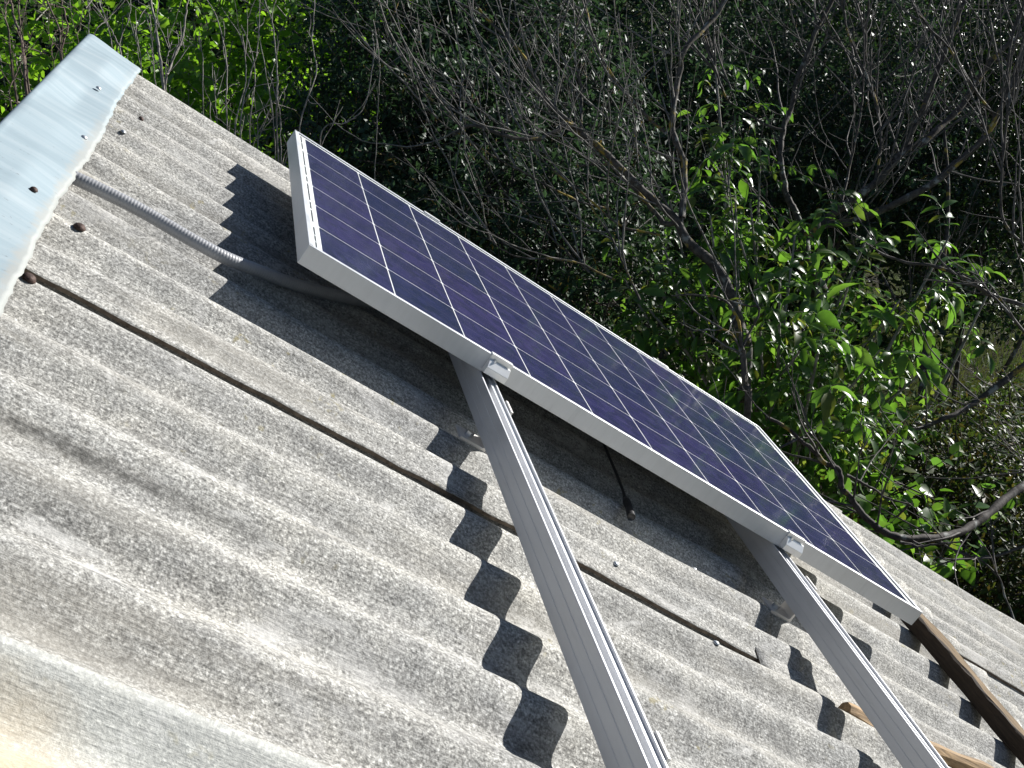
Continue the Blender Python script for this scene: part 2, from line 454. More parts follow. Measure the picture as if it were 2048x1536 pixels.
sheet(-.50, R1, -2.52, -1.27, .007, .008)
sheet(-.50, R1, -3.55, YC0-13*PITCH-.006, .007, .008, dz=.018, mat=MAT_SHEET_PALE)
sheet(1.04, R2, -1.398, GABLE_Y-.004, .003, .008, flat=YC0-7*PITCH)
sheet(1.04, R2, -2.56, -1.31, .007, .008)
sheet(2.10, 3.30, -0.605, GABLE_Y-.008, .004, .008, flat=YC0-2*PITCH)
sheet(2.10, 3.30, -1.72, -0.49, .008, .008)
sheet(3.16, 4.2, -0.49, GABLE_Y-.012, .010, .0)
sheet(3.16, 4.2, -1.60, -0.37, .010, .0)
# walls (under the roof)
def wall(name, corners, mat):
    b = MB(); b.put(corners, [(0, 1, 2, 3)]) if len(corners) == 4 else None
    if len(corners) != 4:
        b.V.append(np.array(corners, float)); b.n = len(corners); b.F.append(np.array([[0, 1, 2]])); b.F[-1] = np.array([[0, 1, 2]])
        b.ng = [list(range(len(corners)))]; b.F = [np.zeros((0, 3), int)]
    me = b.mesh(name, False, mat)
    o = add(name, me, Matrix.Identity(4), shed)
    md = o.modifiers.new('thick', 'SOLIDIFY'); md.thickness = .12; md.offset = 0
rx = roof((RIDGE_X+.10, 0, -.22)); ex_ = roof((3.9, 0, -.24))
for yy in (GABLE_Y-.22, -3.2):
    wall('gable_wall', [(rx[0], yy, 0), (ex_[0], yy, 0), (ex_[0], yy, ex_[2]), (rx[0], yy, rx[2])], MAT_PLANK)
for p in (ex_, rx):
    wall('side_wall', [(p[0], -3.13, 0), (p[0], GABLE_Y-.29, 0), (p[0], GABLE_Y-.29, p[2]), (p[0], -3.13, p[2])], MAT_WALL)
# purlins under the sheets
for xx in (-.2, 1.1, 2.2, 3.7):
    b = MB(); b.box((xx-.03, -3.3, ZC-.115), (xx+.03, GABLE_Y-.06, ZC-.055))
    add('purlin', b.mesh('purlin', False, MAT_PLANK), M, shed)

# ridge cap
def ridge_cap():
    ys = np.linspace(-3.3, GABLE_Y+.012, 300)
    s = np.linspace(0, 1, 26)
    rows = []
    for y in ys:
        ed = -.385 + .0035*math.sin(y*7)+.0012*math.sin(y*31+1)+.0010*math.sin(y*77)+.0008*math.sin(y*163)
        pts = []
        zt = ZC + .0075
        for t in s:
            if t < .62:
                q = t/.62
                x = ed + (RIDGE_X+.012-ed)*q
                z = zt + .005*q + .0009*math.cos((y-YC0)*2*math.pi/PITCH)*(1-q) + .006*(1-abs(2*q-1))*(math.sin(y*6.1+1.3)+.6*math.sin(y*11.3+2.0+q))+.0018*math.sin(y*19+q*3)
                if q < .06: z -= .0012
            else:
                q = (t-.62)/.38
                if q < .3:
                    a = q/.3*math.radians(104); r = .007
                    cx, cz = RIDGE_X+.012, zt+.005-r
                    x = cx - r*math.sin(a); z = cz + r*math.cos(a)
                    xl, zl = x, z
                else:
                    d = (q-.3)/.7*.13
                    x = xl - math.cos(math.radians(104))*d; z = zl - math.sin(math.radians(104))*d
            pts.append((x, y, z))
        rows.append(pts)
    V = np.array(rows); n, mm = V.shape[:2]
    i = np.arange(n-1)[:, None]*mm + np.arange(mm-1)[None]
    b = MB(); b.put(V, np.stack([i, i+mm, i+mm+1, i+1], -1).reshape(-1, 4)[:, ::-1])
    o = add('ridge_cap', b.mesh('ridge_cap', True, MAT_CAP), M, shed)
    md = o.modifiers.new('thick', 'SOLIDIFY'); md.thickness = .0012; md.offset = -1
    return o
cap = ridge_cap()
cap['label'] = 'pale blue zinc ridge cap with a ragged lower edge'

def nail_mesh(name, r, h, mat):
    b = MB(); prof = [(r, 0), (r*.98, h*.3), (r*.75, h*.75), (r*.35, h*.97)]
    sd_ = 10; V = []
    for rr, z in prof:
        for k in range(sd_): V.append((rr*math.cos(k*2*math.pi/sd_), rr*math.sin(k*2*math.pi/sd_), z))
    F = [(j*sd_+k, j*sd_+(k+1) % sd_, (j+1)*sd_+(k+1) % sd_, (j+1)*sd_+k) for j in range(3) for k in range(sd_)]
    b.put(V, F); b.ng = [[3*sd_+k for k in range(sd_)]]
    return b.mesh(name, True, mat)
NA = nail_mesh('nail', .0065, .006, MAT_NAIL); NB = nail_mesh('nail', .0065, .005, MAT_NAILZ); NC = nail_mesh('nail', .0100, .008, MAT_NAIL)
for (x, y, me, par, dz) in [(-.437, -.27, NB, cap, .014), (-.408, -.69, NB, cap, .010), (-.428, -1.14, NA, cap, .014),
                            (-.33, -.259, NA, shed, 0), (-.35, -.43, NB, shed, 0), (-.366, .119, NA, shed, 0),
                            (-.344, -1.152, NC, shed, 0), (-.372, -1.445, NC, shed, 0), (.701, -1.318, NB, shed, 0), (.97, -1.135, NB, shed, 0),
                            (.88, -1.445, NB, shed, 0), (2.233, -.27, NA, shed, 0)]:
    z = (ZC+dz if par is cap else float(surf(x, y))+.001)
    tilt = Matrix.Rotation(rng.normal(0, .12), 4, 'X') @ Matrix.Rotation(rng.normal(0, .12), 4, 'Y')
    add('nail', me, M @ T((x, y, z)) @ tilt, par)

# ================================================================== SOLAR PANEL
PL, PW, PT = 1.640, 0.992, 0.040
panel = thing('solar_panel', M @ T((PL/2, -PW/2, -PT)), 'blue solar panel in a silver frame lying above the corrugated roof', 'solar panel')
LIP = .0105
def bevelled(name, b, mat, parent, w=.0009):
    o = add(name, b.mesh(name, False, mat), M, parent)
    md = o.modifiers.new('bevel', 'BEVEL'); md.width = w; md.segments = 2; md.limit_method = 'ANGLE'
    return o
for (x0, x1) in ((0, LIP), (PL-LIP, PL)):      # short ends: side web plus top lip
    b = MB()
    if x0 == 0: prof = [(0, 0), (LIP, 0), (LIP, -.002), (.0022, -.002), (.0022, -PT+.002), (.025, -PT+.002), (.025, -PT), (0, -PT)]
    else: prof = [(PL, 0), (PL, -PT), (PL-.025, -PT), (PL-.025, -PT+.002), (PL-.0022, -PT+.002), (PL-.0022, -.002), (PL-LIP, -.002), (PL-LIP, 0)]
    b.prism(prof, 'y', -PW+.0002, -.0002)
    bevelled('frame_end', b, MAT_FRAME, panel)
for far in (True, False):
    b = MB()
    if far: prof = [(0, 0), (0, -PT), (-.025, -PT), (-.025, -PT+.002), (-.0022, -PT+.002), (-.0022, -.002), (-LIP, -.002), (-LIP, 0)]
    else: prof = [(-PW, 0), (-PW+LIP, 0), (-PW+LIP, -.002), (-PW+.0022, -.002), (-PW+.0022, -PT+.002), (-PW+.025, -PT+.002), (-PW+.025, -PT), (-PW, -PT)]
    b.prism(prof, 'x', LIP+.0004 if False else .0003, PL-.0003)
    o = bevelled('frame_side', b, MAT_FRAME, panel)
    o.scale = (1, 1, 1)
b = MB(); b.box((.003, -PW+.003, -.0068), (PL-.003, -.003, -.0036)); add('backsheet', b.mesh('backsheet', False, MAT_BACK), M, panel)
CP = .1585
cx0 = (PL-10*CP)/2 + .002; cy0 = (PW-6*CP)/2
b = MB(); hw = .1557/2; hh = .1557/2; ch = .0035
b.V.append(np.array([(-hw+ch, -hh, 0), (hw-ch, -hh, 0), (hw, -hh+ch, 0), (hw, hh-ch, 0), (hw-ch, hh, 0), (-hw+ch, hh, 0), (-hw, hh-ch, 0), (-hw, -hh+ch, 0)])); b.n = 8
b.F = [np.zeros((0, 4), int)]; b.ng = [list(range(8))]
CELL = b.mesh('cell', False, MAT_CELL)
for i in range(10):
    for j in range(6):
        add('cell', CELL, M @ T((cx0+CP*(i+.5), -cy0-CP*(j+.5), -.0034)), panel)
for j, (y0, y1) in enumerate([(.020, .092), (.099, .165), (.185, .335), (.345, .425), (.440, .485), (.500, .640), (.652, .705), (.715, .80), (.835, .888), (.893, .93), (.934, .972)]):
    b = MB(); b.box((.0165, -y1, -.0041), (.0205, -y0, -.0034)); add('ribbon', b.mesh('ribbon', False, MAT_RIBBON), M, panel)
b = MB(); b.put([(LIP-.001, -PW+LIP-.001, -.0022), (PL-LIP+.001, -PW+LIP-.001, -.0022), (PL-LIP+.001, -LIP+.001, -.0022), (LIP-.001, -LIP+.001, -.0022)], [(0, 1, 2, 3)])
add('glass_pane', b.mesh('glass_pane', False, MAT_GLASS), M, panel)
b = MB(); b.box((.12, -PW/2-.06, -.03), (.22, -PW/2+.06, -.0075)); add('junction_box', b.mesh('junction_box', False, MAT_BLACK), M, panel)

# ================================================================== MOUNTING RAILS, CLAMPS, BRACKETS
RAILS = [(.402, .439, -2.75, .06), (1.191, 1.228, -2.6, .06)]
rail_lab = ['aluminium mounting rail nearer the ridge cap, running under the middle of the panel', 'aluminium mounting rail nearer the wooden beam, under the lower panel end']
ZR = -PT - .0006; HR = .0535
for (x0, x1, y0, y1), lab in zip(RAILS, rail_lab):
    w = x1-x0; t = .0026
    prof = [(0, -HR), (w, -HR), (w, 0), (w-.0042, 0), (w-.0042, -.0045), (w-.0125, -.0045), (w-.0125, -.016), (.0145, -.016), (.0145, -.0075), (.0105, -.0075), (.0105, -.0045), (.0042, -.0045), (.0042, 0), (0, 0), (0, -.0165), (.0003, -.0174), (.0003, -.0178), (0, -.0187), (0, -.0345), (.0003, -.0354), (.0003, -.0358), (0, -.0367)]
    root = thing('mounting_rail', M @ T(((x0+x1)/2, (y0+y1)/2, ZR-HR)), lab, 'rail', 'rails under the panel')
    b = MB(); b.prism([(x0+p[0], ZR+p[1]) for p in prof], 'y', y0, y1)
    bevelled('channel', b, MAT_RAIL, root, .0006)
    b = MB(); b.box((x0-.001, y1, ZR-HR+.002), (x1+.001, y1+.003, ZR-.002)); add('end_cap', b.mesh('end_cap', False, MAT_BLACK), M, root)

def clamp(xa, xb, near, lab):
    """Z shaped end clamp hooked over the frame"""
    s = -1 if near else 1
    ye = -PW if near else 0.0
    prof = [(-.0085, .0032), (-.0085, .0006), (.0006, .0006), (.0006, -.0345), (.0195, -.0345), (.0195, -.0215), (.0075, -.0075), (.0034, -.0115), (.0034, .0032)]
    pr = [(ye + s*p[0], p[1]) for p in prof]
    root = thing('panel_clamp', M @ T(((xa+xb)/2, ye+s*.01, -PT)), lab, 'clamp', 'clamps on the panel frame')
    b = MB(); b.prism(pr if not near else pr[::-1], 'x', xa, xb)
    bevelled('hook', b, MAT_CLAMP, root, .0007)
    b = MB(); b.tube([(xa+.012, ye+s*.0075, -.020), (xa+.012, ye+s*.0075, -.0055)], .0030, 8); add('bolt', b.mesh('bolt', False, MAT_STEEL), M, root)
clamp(.403, .452, True, 'end clamp on the near panel edge above the rail closer to the ridge')
clamp(1.203, 1.252, True, 'end clamp on the near panel edge above the rail closer to the beam')
clamp(.395, .445, False, 'end clamp on the far panel edge, the upper one of two')
clamp(1.205, 1.262, False, 'end clamp on the far panel edge, the lower one of two')

def bracket(xa, xb, ya, yb, lab):
    root = thing('mounting_bracket', M @ T(((xa+xb)/2, (ya+yb)/2, ZC)), lab, 'bracket', 'angle brackets holding the rails')
    z0 = float(np.max(surf(xa, np.linspace(ya, yb, 9)))) + .0015
    t = .0052
    prof = [(xa, z0), (xb, z0), (xb, ZR+.0035), (xb-t, ZR+.0035), (xb-t, z0+t+.003), (xb-t-.003, z0+t), (xa, z0+t)]
    b = MB(); b.prism(prof, 'y', ya, yb); bevelled('angle', b, MAT_BRACKET, root, .0007)
    xm = xa + .022; ym = (ya+yb)/2
    b = MB(); b.tube([(xm, ym, z0+t), (xm, ym, z0+t+.009)], .0085, 6); add('bolt', b.mesh('bolt', False, MAT_STEEL), M, root)
bracket(.388, .4455, -1.142, -1.092, 'angle bracket on the roof under the rail nearer the ridge, beside the panel')
bracket(1.178, 1.2345, -1.142, -1.092, 'angle bracket on the roof under the rail nearer the beam')
bracket(.388, .4455, -2.055, -2.008, 'angle bracket on the near stretch of the ridge-side rail, at the bottom edge')

# ================================================================== CONDUIT, CABLE, TIMBER
def conduit():
    r = .0122
    px = [(135, 350, -.134), (165, 363, -.130), (240, 399, -.124), (300, 431, -.122), (380, 478, -.120), (450, 515, -.118), (520, 543, -.117), (600, 572, -.117), (700, 597, -.118), (800, 612, -.118), (900, 625, -.118)]
    ctrl = []
    for u, v, z in px:                       # the pipe rests on the crests and spans the troughs
        d = A3.T @ ray(u, v); t = (z - CAM_L[2])/d[2]; ctrl.append(CAM_L + d*t)
    c = catmull(ctrl, 14)
    # resample, ribbed radius
    d = np.r_[0, np.cumsum(np.linalg.norm(np.diff(c, axis=0), axis=1))]
    nR = int(d[-1]/.0058); tt = np.linspace(0, d[-1], nR*6)
    pts = np.stack([np.interp(tt, d, c[:, k]) for k in range(3)], 1)
    rad = r*(1 + .02*np.sign(np.sin(tt/.0058*2*np.pi))*np.abs(np.sin(tt/.0058*2*np.pi))**.6)
    b = MB(); b.tube(pts, rad, 14)
    o = add('corrugated_conduit', b.mesh('corrugated_conduit', True, MAT_CONDUIT), M)
    tag(o, 'grey ribbed conduit pipe running from the ridge cap under the panel', 'conduit')
conduit()
cab = thing('cable', M @ T((.826, -1.0, ZC)), 'thin black cable with a plug hanging out from under the panel', 'cable')
b = MB(); pc = catmull([(.80, -.45, -.075), (.822, -.66, -.085), (.829, -.82, -.10), (.834, -.93, -.112), (.832, -.985, ZC+.012)], 10)
b.tube(pc, .0032, 8); add('wire', b.mesh('wire', True, MAT_BLACK), M, cab)
b = MB(); pc = catmull([(.833, -.982, ZC+.011), (.830, -1.02, ZC+.010), (.825, -1.062, ZC+.006)], 8)
b.tube(pc, np.interp(np.linspace(0, 1, len(pc)), [0, .15, .2, .55, .6, 1], [.005, .0065, .0085, .0085, .0075, .0088]), 12)
add('plug', b.mesh('plug', True, MAT_BLACK), M, cab)

# wooden beam lying across the waves
def beam():
    b = MB(); n = 60
    ys = np.linspace(-1.75, -.30, n); V = []
    for k, y in enumerate(ys):
        j = lambda s: .0028*math.sin(y*s+s)+.002*math.sin(y*s*2.7)
        cx = 1.922 + .006*(y+1.0)
        zb = ZC+.004
        V += [(cx+j(21)*.4, y, zb+j(11)*.4), (cx+.048+j(9), y, zb+.001), (cx+.050+j(17), y, ZC+.043+j(15)), (cx+.043+j(31), y, ZC+.049+j(8)),
              (cx+.006+j(47)*.9, y, ZC+.048+j(19)*.5), (cx-.001+j(53)*.5, y, ZC+.044+j(43)*.6)]
    m_ = 6
    i = np.arange(n-1)[:, None]*m_ + np.arange(m_)[None]; k2 = np.arange(n-1)[:, None]*m_ + (np.arange(m_)[None]+1) % m_
    b.put(V, np.stack([i, k2, k2+m_, i+m_], -1).reshape(-1, 4)); b.ng = [list(range(m_))[::-1], [(n-1)*m_+q for q in range(m_)]]
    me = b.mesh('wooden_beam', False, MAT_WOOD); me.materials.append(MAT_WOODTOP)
    mi = np.zeros(len(me.polygons), np.int32); mi[3:m_*(n-1):m_] = 1; me.polygons.foreach_set('material_index', mi); me.update()  # painted light: top faces take the lit tone, sides the shaded one
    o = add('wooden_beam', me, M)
    tag(o, 'brown wooden beam lying across the roof waves at the lower panel corner', 'beam')
beam()
def log():
    b = MB()
    c = catmull([(1.232, -1.415, ZC-.012), (1.30, -1.423, ZC-.012), (1.40, -1.412, ZC-.011), (1.53, -1.385, ZC-.008), (1.66, -1.372, ZC-.004), (1.78, -1.385, ZC-.004), (1.95, -1.40, ZC-.006)], 9)
    rr = .021 + .003*np.sin(np.linspace(0, 9, len(c))) + .0015*np.sin(np.linspace(0, 31, len(c)))
    b.tube(c, rr, 9)
    o = add('split_log', b.mesh('split_log', False, MAT_WOODX), M)
    tag(o, 'tan split log lying in a roof wave beside the lower rail', 'log')
log()

# ================================================================== PLANTS
def unit(v): return v/(np.linalg.norm(v, axis=-1, keepdims=True)+1e-9)
def leaf_tpl(kind):
    """leaf lying in xy, stalk at origin, tip at +x (unit length), z up"""
    if kind == 'small':
        V = [(0, 0, 0), (.42, .26, .05), (1, 0, -.04), (.42, -.26, .05), (.5, 0, -.02)]
        F = [(0, 4, 1), (4, 2, 1), (0, 3, 4), (3, 2, 4)]
    elif kind == 'heart':
        V = [(0, 0, 0), (-.06, .24, .03), (.28, .42, .06), (.68, .25, .0), (1.02, 0, -.14), (.68, -.25, .0), (.28, -.42, .06), (-.06, -.24, .03), (.35, 0, -.03), (.7, 0, -.07)]
        F = [(0, 8, 1), (1, 8, 2), (2, 8, 9), (2, 9, 3), (3, 9, 4), (0, 7, 8), (7, 6, 8), (6, 9, 8), (6, 5, 9), (5, 4, 9)]
    else:  # long walnut leaflet
        xs = [0, .18, .42, .68, .88, 1.0]; ws = [.02, .15, .21, .17, .08, 0]; zs = [0, .03, .03, -.03, -.12, -.20]
        V = []; 
        for x, w, z in zip(xs, ws, zs): V += [(x, w, z+w*.35), (x, 0, z), (x, -w, z+w*.35)]
        F = []
        for i in range(5):
            a = i*3
            F += [(a, a+1, a+4), (a, a+4, a+3), (a+1, a+2, a+5), (a+1, a+5, a+4)]
    return np.array(V), np.array(F)
TPL = {k: leaf_tpl(k) for k in ('small', 'heart', 'long')}
def leaf_frames(axis, normal):
    x = unit(axis); z = unit(normal - (normal*x).sum(-1, keepdims=True)*x); y = np.cross(z, x)
    return x, y, z
def put_leaves(mb, kind, pos, axis, normal, size):
    V, F = TPL[kind]; x, y, z = leaf_frames(axis, normal)
    W = pos[:, None] + size[:, None, None]*(V[None, :, 0:1]*x[:, None] + V[None, :, 1:2]*y[:, None] + V[None, :, 2:3]*z[:, None])
    Fn = (F[None] + (np.arange(len(pos))*len(V))[:, None, None]).reshape(-1, 3)
    mb.put(W.reshape(-1, 3), Fn)
LEAFME = {}
def leaf_object(kind, mat, parent, pos, axis, normal, size):
    key = (kind, mat.name)
    if key not in LEAFME:
        b = MB(); b.put(*TPL[kind]); LEAFME[key] = b.mesh('leaf', True, mat)
    x, y, z = leaf_frames(axis[None], normal[None])
    x, y, z = x[0]*size, y[0]*size, z[0]*size
    m4 = Matrix([[x[0], y[0], z[0], pos[0]], [x[1], y[1], z[1], pos[1]], [x[2], y[2], z[2], pos[2]], [0, 0, 0, 1]])
    return add('leaf', LEAFME[key], m4, parent)
def sprigs(n, lumps, r_=rng, per=8, up=.45, length=(.12, .3)):
    """leafy sprigs over a set of ellipsoid lumps; returns positions, axes, normals of leaves"""
    w = np.array([l[1][0]*l[1][1]+l[1][1]*l[1][2] for l in lumps]); w = w/w.sum()
    idx = r_.choice(len(lumps), n, p=w)
    c = np.array([l[0] for l in lumps])[idx]; R_ = np.array([l[1] for l in lumps])[idx]
    d = unit(r_.normal(size=(n, 3)))
    rad = .50+.55*r_.random(n)**.6
    base = c + d*R_*rad[:, None]
    dirn = unit(d*.7 + np.array([0, 0, up]) + r_.normal(0, .45, (n, 3)))
    L = r_.uniform(*length, n)
    t = (np.arange(per)+.5)/per
    side = unit(np.cross(dirn, r_.normal(size=(n, 3))))
    side2 = np.cross(dirn, side)
    ang = (np.arange(per)*2.4)[None] + r_.uniform(0, 6.28, n)[:, None]
    pos = base[:, None] + dirn[:, None]*(L[:, None]*t[None])[..., None]
    out = np.cos(ang)[..., None]*side[:, None] + np.sin(ang)[..., None]*side2[:, None]
    axis = unit(out*.9 + dirn[:, None]*.55 + r_.normal(0, .25, (n, per, 3)) + np.array([0, 0, -.15]))
    nrm = unit(dirn[:, None]*.6 + np.array([0, 0, .9]) + r_.normal(0, .45, (n, per, 3)))
    return pos.reshape(-1, 3), axis.reshape(-1, 3), nrm.reshape(-1, 3), base, dirn, L
def grow(mb, p, d, length, r0, r_, wander=.18, up=.1, sides=5, seg=.07, tip=.25):
    n = max(4, int(length/seg)); pts = [np.array(p)]
    d = unit(np.array(d, float)); dirs = [d]
    for _ in range(n):
        d = unit(d + r_.normal(0, wander, 3)*.6 + np.array([0, 0, up]))
        pts.append(pts[-1] + d*length/n); dirs.append(d)
    pts = np.array(pts)
    mb.tube(pts, np.linspace(r0, max(r0*tip, .0012), len(pts)), sides, False)
    return pts, dirs
def ground_z(x, y): return .07*math.sin(x*.9+1)*math.cos(y*.7) + .04*math.sin(x*2.1)*math.sin(y*1.9)

def bush(name, label, cat, group, lumps_px, n, kind, size, mat, bark, per=8, thin=.95, leafobj=0, seed=1, length=(.12, .3), up=.45, stems=7, twig_every=3):
    """lumps_px: (u, v, depth, rx, rz) crown masses; the plant stands on the ground below them"""
    r_ = np.random.default_rng(seed)
    lumps = [(P(u, v, d), np.array([rx, rx*thin, rz])) for (u, v, d, rx, rz) in lumps_px]
    cen = np.mean([l[0] for l in lumps], axis=0)
    base = np.array([cen[0], cen[1], ground_z(cen[0], cen[1])])
    root = thing(name, T(base), label, cat, group)
    pos, ax, nr, sb, sdir, sl = sprigs(n, lumps, r_, per, up, length)
    size_ = size*r_.uniform(.6, 1.25, len(pos))
    keep = pos[:, 2] > .15
    pos, ax, nr, size_ = pos[keep], ax[keep], nr[keep], size_[keep]
    if leafobj:
        dist = np.linalg.norm(pos - CAM_W, axis=1)
        rel = (pos - CAM_W) @ C2W
        uu = rel[:, 0]/rel[:, 2]*F_PX + 1024; vv = rel[:, 1]/rel[:, 2]*F_PX + 768
        inv = (uu > -20) & (uu < 2068) & (vv > -20) & (vv < 1300)
        order = np.argsort(np.where(inv, dist/size_, 1e9))[:leafobj]
        for i in order: leaf_object(kind, mat, root, pos[i], ax[i], nr[i], size_[i])
        mask = np.ones(len(pos), bool); mask[order] = False
        pos, ax, nr, size_ = pos[mask], ax[mask], nr[mask], size_[mask]
    b = MB(); put_leaves(b, kind, pos, ax, nr, size_)
    o = add('crown', b.mesh('crown', kind != 'small', mat), Matrix.Identity(4), root); o['kind'] = 'stuff'
    b = MB()
    for k in range(0, len(sb), twig_every):
        if sb[k][2] > .1: b.tube([sb[k]-sdir[k]*sl[k]*.9, sb[k], sb[k]+sdir[k]*sl[k]], [.005, .004, .0015], 4, False)
    for l in lumps:
        for q in range(max(1, stems//len(lumps))):
            a = r_.uniform(0, 6.28); p0 = base + np.array([math.cos(a), math.sin(a), 0])*r_.uniform(.02, .25)
            p3 = l[0] + r_.normal(0, .3, 3)*l[1]
            pm = (p0*.5+p3*.5) + r_.normal(0, .12, 3) + np.array([0, 0, .15])
            c = catmull([p0, pm, p3], 8)
            b.tube(c, np.linspace(.028, .008, len(c)), 6, False)
    o = add('stems', b.mesh('stems', True, bark), Matrix.Identity(4), root); o['kind'] = 'stuff'
    return root

BARK_GREY = mat_bark('grey_bark', (.10, .088, .078), (.36, .335, .305), 0)
BARK_LICHEN = mat_bark('lichen_bark', (.028, .024, .020), (.13, .115, .10), .5)
BARK_TWIG = mat_bark('twig_bark', (.05, .043, .038), (.27, .255, .235), 0)
BARK_TWIG2 = mat_bark('dark_twig_bark', (.025, .021, .019), (.17, .155, .145), 0)
BARK_DARK = mat_bark('dark_bark', (.022, .018, .016), (.105, .092, .082), .12)
BARK_RED = mat_bark('reddish_bark', (.050, .034, .026), (.19, .145, .12), 0)
LEAF_BRIGHT = mat_leaf('bright_leaf', [(.070, .155, .020), (.105, .21, .027), (.135, .255, .038), (.085, .175, .024)], (2.5, 2.45, .9), .38, .52)
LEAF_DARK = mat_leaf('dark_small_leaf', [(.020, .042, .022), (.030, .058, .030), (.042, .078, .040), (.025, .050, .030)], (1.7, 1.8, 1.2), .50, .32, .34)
LEAF_WALNUT = mat_leaf('walnut_leaf', [(.050, .115, .022), (.080, .17, .028), (.060, .135, .035), (.095, .175, .035), (.055, .12, .03), (.12, .135, .035)], (2.0, 2.05, .9), .36, .5, .5)
LEAF_OLIVE = mat_leaf('olive_leaf', [(.032, .060, .018), (.05, .085, .022), (.06, .09, .025), (.075, .055, .022), (.04, .075, .02), (.05, .09, .03)], (1.7, 1.7, .8), .5, .34, .3)
LEAF_GRASS = mat_leaf('grass_blade', [(.05, .075, .022), (.075, .10, .03), (.11, .115, .045), (.06, .085, .025)], (1.3, 1.35, .8), .5, .3)
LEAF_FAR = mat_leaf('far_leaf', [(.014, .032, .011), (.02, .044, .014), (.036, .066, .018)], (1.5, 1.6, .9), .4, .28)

# --- leafy shrubs behind the shed
bush('broad_leaved_shrub', 'bright green broad-leaved shrub behind the ridge end, full of sunlit leaves', 'shrub', 'leafy shrubs behind the shed',
     [(430, 60, 8.2, .75, .75), (560, 120, 8.0, .62, .7), (330, 120, 8.4, .6, .75), (640, 40, 8.2, .45, .5), (470, 260, 8.0, .7, .6), (520, -150, 8.4, .8, .6), (660, 150, 8.2, .4, .45), (600, 230, 8.0, .45, .45)],
     860, 'heart', .072, LEAF_BRIGHT, BARK_GREY, per=6, thin=.45, leafobj=280, seed=11, length=(.16, .34), up=.2)
bush('broad_leaved_shrub', 'green broad-leaved shrub at the left edge, partly hidden by brown stems', 'shrub', 'leafy shrubs behind the shed',
     [(60, 40, 9.0, .8, .8), (220, 60, 8.8, .7, .8), (-120, 120, 9.0, .8, .9), (120, 220, 8.8, .9, .6)],
     560, 'heart', .072, LEAF_BRIGHT, BARK_GREY, per=6, thin=.45, leafobj=200, seed=12, length=(.16, .34), up=.2)
small = [
 ('dark evergreen shrub just above the upper end of the panel', [(780, 170, 7.2, .55, .65), (880, 330, 6.9, .55, .6), (730, 330, 7.2, .5, .6), (820, 20, 7.6, .5, .5)], 21, 4200),
 ('dark small-leaved shrub behind the tangle of pale bare branches', [(1010, 120, 7.8, .6, .6), (1120, 250, 7.6, .55, .6), (1000, 330, 7.4, .5, .6), (980, -20, 8.0, .7, .5)], 22, 4200),
 ('dark small-leaved shrub above the middle of the panel, low behind its far edge', [(1000, 480, 6.6, .55, .5), (1180, 480, 6.8, .5, .6), (1130, 600, 6.4, .5, .5)], 23, 2700),
 ('dark glossy shrub at the top right of the middle, behind bare twigs', [(1300, 80, 9.0, .75, .8), (1450, 130, 9.2, .7, .8), (1350, 300, 8.6, .7, .7)], 24, 3900),
 ('grey-green glossy shrub at the upper right between the dark limbs', [(1680, 120, 9.6, .75, .8), (1620, 280, 9.4, .7, .7), (1780, 330, 9.2, .7, .7)], 25, 3700),
]
for lab, lp, sd_, nn in small:
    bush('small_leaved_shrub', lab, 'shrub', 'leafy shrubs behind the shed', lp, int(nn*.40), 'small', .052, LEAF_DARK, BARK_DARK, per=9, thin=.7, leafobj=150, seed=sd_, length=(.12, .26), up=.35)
bush('hanging_shrub', 'dark green shrub at the top right corner of the picture', 'shrub', 'leafy shrubs behind the shed',
     [(1950, 80, 10.5, .9, .9), (2080, 250, 10, .8, .9), (1920, 330, 10.2, .8, .7), (1990, 480, 9.5, .8, .7)], 3300, 'small', .060, LEAF_FAR, BARK_DARK, per=9, seed=26)
# --- far growth closing the view
far = [
 ('tall dark thicket far behind on the left', [(100, 60, 13.5, 1.6, 1.3), (450, 140, 13, 1.5, 1.4), (250, 320, 12.5, 1.5, 1.2)], 31),
 ('tall dark thicket far behind the panel', [(750, 60, 13, 1.5, 1.3), (1050, 120, 13, 1.5, 1.4), (900, 380, 12, 1.6, 1.3)], 32),
 ('tall dark thicket far behind the bare twigs', [(1350, 60, 14, 1.5, 1.4), (1600, 100, 14, 1.5, 1.4), (1450, 380, 12.5, 1.5, 1.3), (1300, 600, 11, 1.2, 1.1)], 33),
 ('tall dark thicket far behind at the right edge', [(1850, 50, 14.5, 1.6, 1.5), (2150, 120, 14, 1.6, 1.5), (1950, 350, 13, 1.5, 1.2), (1700, 520, 12, 1.3, 1.1)], 34),
]
for lab, lp, sd_ in far:
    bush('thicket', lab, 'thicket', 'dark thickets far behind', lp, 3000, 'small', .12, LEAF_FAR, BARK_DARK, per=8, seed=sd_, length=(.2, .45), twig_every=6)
far2 = [('distant leafy tree beyond the thickets, straight ahead', 2, 27, 41), ('distant leafy tree beyond the thickets, to the right', 21, 29, 42),
        ('distant leafy tree far off to the right, outside the twigs', 40, 30, 43), ('distant leafy tree beyond the thickets, to the left', -17, 26, 44)]
